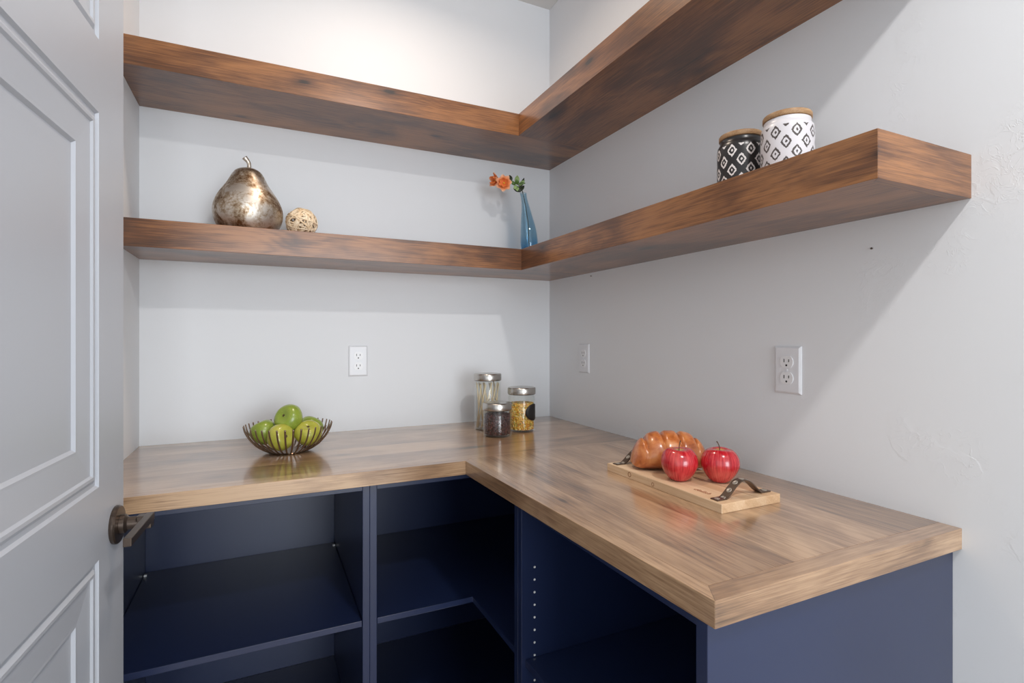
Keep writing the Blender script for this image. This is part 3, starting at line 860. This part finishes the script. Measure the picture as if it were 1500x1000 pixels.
def calyx(root, z):
    bm = bmesh.new(); c = bm.verts.new((0, 0, z + .0012)); ring = []
    for k in range(12):
        q = .0052 if k % 2 else .0026
        ring.append(bm.verts.new((q * math.cos(2 * PI * k / 12), q * math.sin(2 * PI * k / 12), z + (.003 if k % 2 else .0015))))
    for k in range(12): bm.faces.new((c, ring[k], ring[(k + 1) % 12]))
    o = link('calyx', bm, M['apple_stem'], root); o.modifiers.new('thick', 'SOLIDIFY').thickness = .0006
def bowl_apple(label, c, rot, mat, seed, rad=.0415, stem=True):
    e = thing('green_apple', label, 'apple', c, 0, 'apples in the wire bowl')
    h = .074
    e.rotation_euler = rot
    apple_parts(e, rad, h, mat, stem=stem, seed=seed)
    m = Euler(rot).to_matrix()
    e.location = Vector(c) - m @ Vector((0, 0, h / 2))
BX, BY = -1.076, -.290
bowl_apple('bright green apple on top of the pile in the wire bowl', (-1.077, -.293, 1.016), (R(8), R(-62), R(38)), M['green_apple'], 1, .0425, stem=False)
bowl_apple('yellow-green apple at the front of the wire bowl', (-1.100, -.331, .966), (R(60), R(60), R(10)), M['yellow_apple'], 2, .0395, stem=False)
bowl_apple('yellow-green apple with its stem hollow up, at the right of the wire bowl', (-1.023, -.316, .971), (R(30), R(4), R(-10)), M['yellow_apple'], 3, .0405, False)
bowl_apple('green apple at the left of the wire bowl', (-1.146, -.272, .977), (R(-20), R(-30), 0), M['green_apple'], 4, .038, False)
bowl_apple('green apple at the back right of the wire bowl, mostly hidden', (-1.010, -.236, .974), (R(-30), R(30), 0), M['green_apple'], 5, .039, False)

def bowl():
    r = thing('wire_fruit_bowl', 'round bowl of curved bronze wires holding green apples', 'bowl', (BX, BY, ZT))
    o = link('bowl_base', add_lathe(bmesh.new(), [(0, .001), (.050, .001), (.052, .0025), (.050, .0045), (0, .0045)], 48), M['wire'], r); sharp_smooth(o)
    n = 36
    mesh = None
    for k in range(n):
        a = 2 * PI * k / n
        if mesh is None:
            P0 = [(.044, 0, .0030), (.060, 0, .0065), (.085, 0, .021), (.106, 0, .043), (.119, 0, .065), (.1245, 0, .085)]
            pts = catmull(P0, 5)
            bm = add_tube(bmesh.new(), pts, .0021, 8, flat=(1.25, .8))
            w = link('bowl_wire', bm, M['wire'], r, True); mesh = w.data
        else:
            w = bpy.data.objects.new('bowl_wire', mesh); COL.objects.link(w); w.parent = r
        w.rotation_euler = (0, 0, a + .05)
bowl()

# ------------------------------------------------------------------ cutting board
BT = .019
def board():
    r = thing('cutting_board', 'pale wooden serving board with dark strap handles at both ends', 'cutting board', (-.250, -1.083, ZT))
    L = .379 / 2; W = .0845
    bm = add_box(bmesh.new(), -W, W, -L, L, 0, BT, .0012, 2)
    link('board_plank', bm, M['board'], r)
    link('board_seam', box(.018, .0188, -L + .001, L - .001, BT - .0006, BT + .0002), M['knot'], r)
    for y, a in ((.097, .0062), (.012, .0046)):           # knots on the long edge
        bm = bmesh.new(); add_lathe(bm, [(a * .72, 0), (a, 0), (a, .0005), (a * .72, .0005), (a * .72, 0)], 24)
        for v in bm.verts: v.co.y *= 1.0
        bmesh.ops.rotate(bm, verts=bm.verts[:], cent=(0, 0, 0), matrix=Matrix.Rotation(R(-90), 3, 'Y'))
        bmesh.ops.translate(bm, verts=bm.verts[:], vec=(-W + .0002, y, BT * (.55 if a > .005 else .4)))
        link('knot', bm, M['knot'], r, True)
    # two arched strap handles
    for yc, ysgn in ((-.163, -1), (.166, 1)):
        N = 36; path = []
        for i in range(N + 1):
            s = i / N; x = -.077 + .154 * s
            q = min(max((s - .16) / .68, 0), 1)
            z = BT + .0012 + .032 * (math.sin(PI * q) ** 1.35)
            path.append(Vector((x, 0, z)))
        bm = bmesh.new(); rows = []
        for i, p in enumerate(path):
            t = (path[min(i + 1, N)] - path[max(i - 1, 0)]).normalized(); nrm = Vector((-t.z, 0, t.x))
            hw = .0095
            row = []
            for (u, d) in ((-hw, .0011), (hw, .0011), (hw, -.0011), (-hw, -.0011)):
                row.append(bm.verts.new(p + Vector((0, u + yc, 0)) + nrm * d))
            rows.append(row)
        for a, b in zip(rows, rows[1:]):
            for k in range(4): bm.faces.new((a[k], b[k], b[(k + 1) % 4], a[(k + 1) % 4]))
        bm.faces.new(rows[0]); bm.faces.new(rows[-1][::-1])
        bmesh.ops.recalc_face_normals(bm, faces=bm.faces[:])
        h = link('strap_handle', bm, M['strap'], r); sharp_smooth(h, 40)
        for i in (2, 6, 10, 14, 18, 22, 26, 30, 34):
            p = path[i]; t = (path[i + 1] - path[i - 1]).normalized(); nrm = Vector((-t.z, 0, t.x))
            bm = bmesh.new(); add_lathe(bm, [(0, 0), (.0058, 0), (.0058, .0007), (.0042, .0010), (.0038, .0005), (0, .0012)], 20)
            bmesh.ops.rotate(bm, verts=bm.verts[:], cent=(0, 0, 0), matrix=nrm.to_track_quat('Z', 'Y').to_matrix())
            bmesh.ops.translate(bm, verts=bm.verts[:], vec=p + Vector((0, yc, 0)) + nrm * .0011)
            link('embossed_disc', bm, M['stud'], h, True)
    # burnt script near the front handle
    cu = bpy.data.curves.new('script', 'FONT'); cu.body = 'delish'; cu.size = .019; cu.shear = .35; cu.extrude = .0001; cu.align_x = 'CENTER'
    tmp = bpy.data.objects.new('tmp', cu); COL.objects.link(tmp)
    dg = bpy.context.evaluated_depsgraph_get(); me = bpy.data.meshes.new_from_object(tmp.evaluated_get(dg))
    bpy.data.objects.remove(tmp)
    me.materials.clear(); me.materials.append(M['ink'])
    o = bpy.data.objects.new('lettering', me); COL.objects.link(o); o.parent = r
    o.location = (-.058, -.107, BT + .0002); o.rotation_euler = (0, 0, R(-90))
board()

def loaf():
    root_loc = Vector((-.226, -1.004, ZT + BT + .0002))
    bm = bmesh.new(); NU, NV = 120, 56; L = .096; g = []
    nl = 5
    for i in range(NU + 1):
        s = -1 + 2 * i / NU
        s = max(-.9995, min(.9995, s))
        env = (1 - abs(s) ** 3.0) ** .5
        x = L * s
        ph = (s * .93 + 1) / 2 * nl
        fr = abs(math.sin(PI * ph))              # 0 in the grooves, 1 on a lobe
        groove = (1 - (1 - fr) ** 2.6) ** .5
        row = []
        for j in range(NV):
            a = 2 * PI * j / NV
            up = max(0, math.sin(a)); lat = math.cos(a)
            deep = .42 * (up ** .9)
            k = 1 - deep * (1 - groove)
            hh = .094 * env ** .9; ww = .055 * env ** .9
            y = ww * lat * (1 - .10 * up) * (1 - .30 * (1 - groove) * up)
            cz = hh * .44
            z = cz + (hh * .56 * math.sin(a) * k if math.sin(a) > 0 else cz * math.sin(a) * (1 - .0))
            if math.sin(a) < 0: z = max(z, 0.0) if z > .0 else 0
            zmin = .018 * (1 - env)
            row.append(bm.verts.new((x + .006 * up * (1 - groove) * 0, y, max(z, zmin))))
        g.append(row)
    for i in range(NU):
        for j in range(NV): bm.faces.new((g[i][j], g[i + 1][j], g[i + 1][(j + 1) % NV], g[i][(j + 1) % NV]))
    bm.faces.new(g[0]); bm.faces.new(g[-1][::-1])
    bmesh.ops.recalc_face_normals(bm, faces=bm.faces[:])
    for v in bm.verts: v.co += Vector((1, 1, 1)) * 0
    zmn = min(v.co.z for v in bm.verts)
    o = link('bread_loaf', bm, M['bread'], None, True, root_loc)
    o.rotation_euler = (0, 0, R(-25.5))
    tag(o, 'glazed orange-brown bread loaf with five ridges on the cutting board', 'bread')
loaf()

# ------------------------------------------------------------------ light
def area(name, loc, rot, size, size_y, power, col, shape='RECTANGLE', spread=180):
    l = bpy.data.lights.new(name, 'AREA'); l.shape = shape; l.size = size; l.size_y = size_y; l.energy = power; l.color = col; l.spread = R(spread)
    o = bpy.data.objects.new(name, l); COL.objects.link(o); o.location = loc; o.rotation_euler = rot; return o
area('hall_downlight', (-.575, -2.40, 2.695), (0, 0, 0), .13, .13, 17, (1, .97, .94), 'DISK')
area('pantry_downlight', (-.745, -.60, 2.700), (0, 0, 0), .13, .13, 5.0, (1, .82, .66), 'DISK', 160)
area('hall_window', (-.45, -6.0, 1.35), (R(90), 0, 0), 2.2, 2.0, 95, (.88, .945, 1.0))

w = bpy.data.worlds.new('world'); sc.world = w; w.use_nodes = True
w.node_tree.nodes['Background'].inputs[0].default_value = (.90, .95, 1.0, 1)
w.node_tree.nodes['Background'].inputs[1].default_value = 1.12

# ------------------------------------------------------------------ camera
cam = bpy.data.cameras.new('camera'); co = bpy.data.objects.new('camera', cam); COL.objects.link(co)
cam.sensor_width = 36; cam.lens = 36 * 769 / 1500; cam.shift_y = -6 / 1500; cam.clip_start = .02
co.location = (-1.1511, -2.0269, 1.2616); co.rotation_euler = (R(90), 0, R(-25.5))
sc.camera = co
sc.view_settings.view_transform = 'Standard'; sc.view_settings.look = 'None'
sc.view_settings.exposure = 0.31; sc.view_settings.gamma = 1
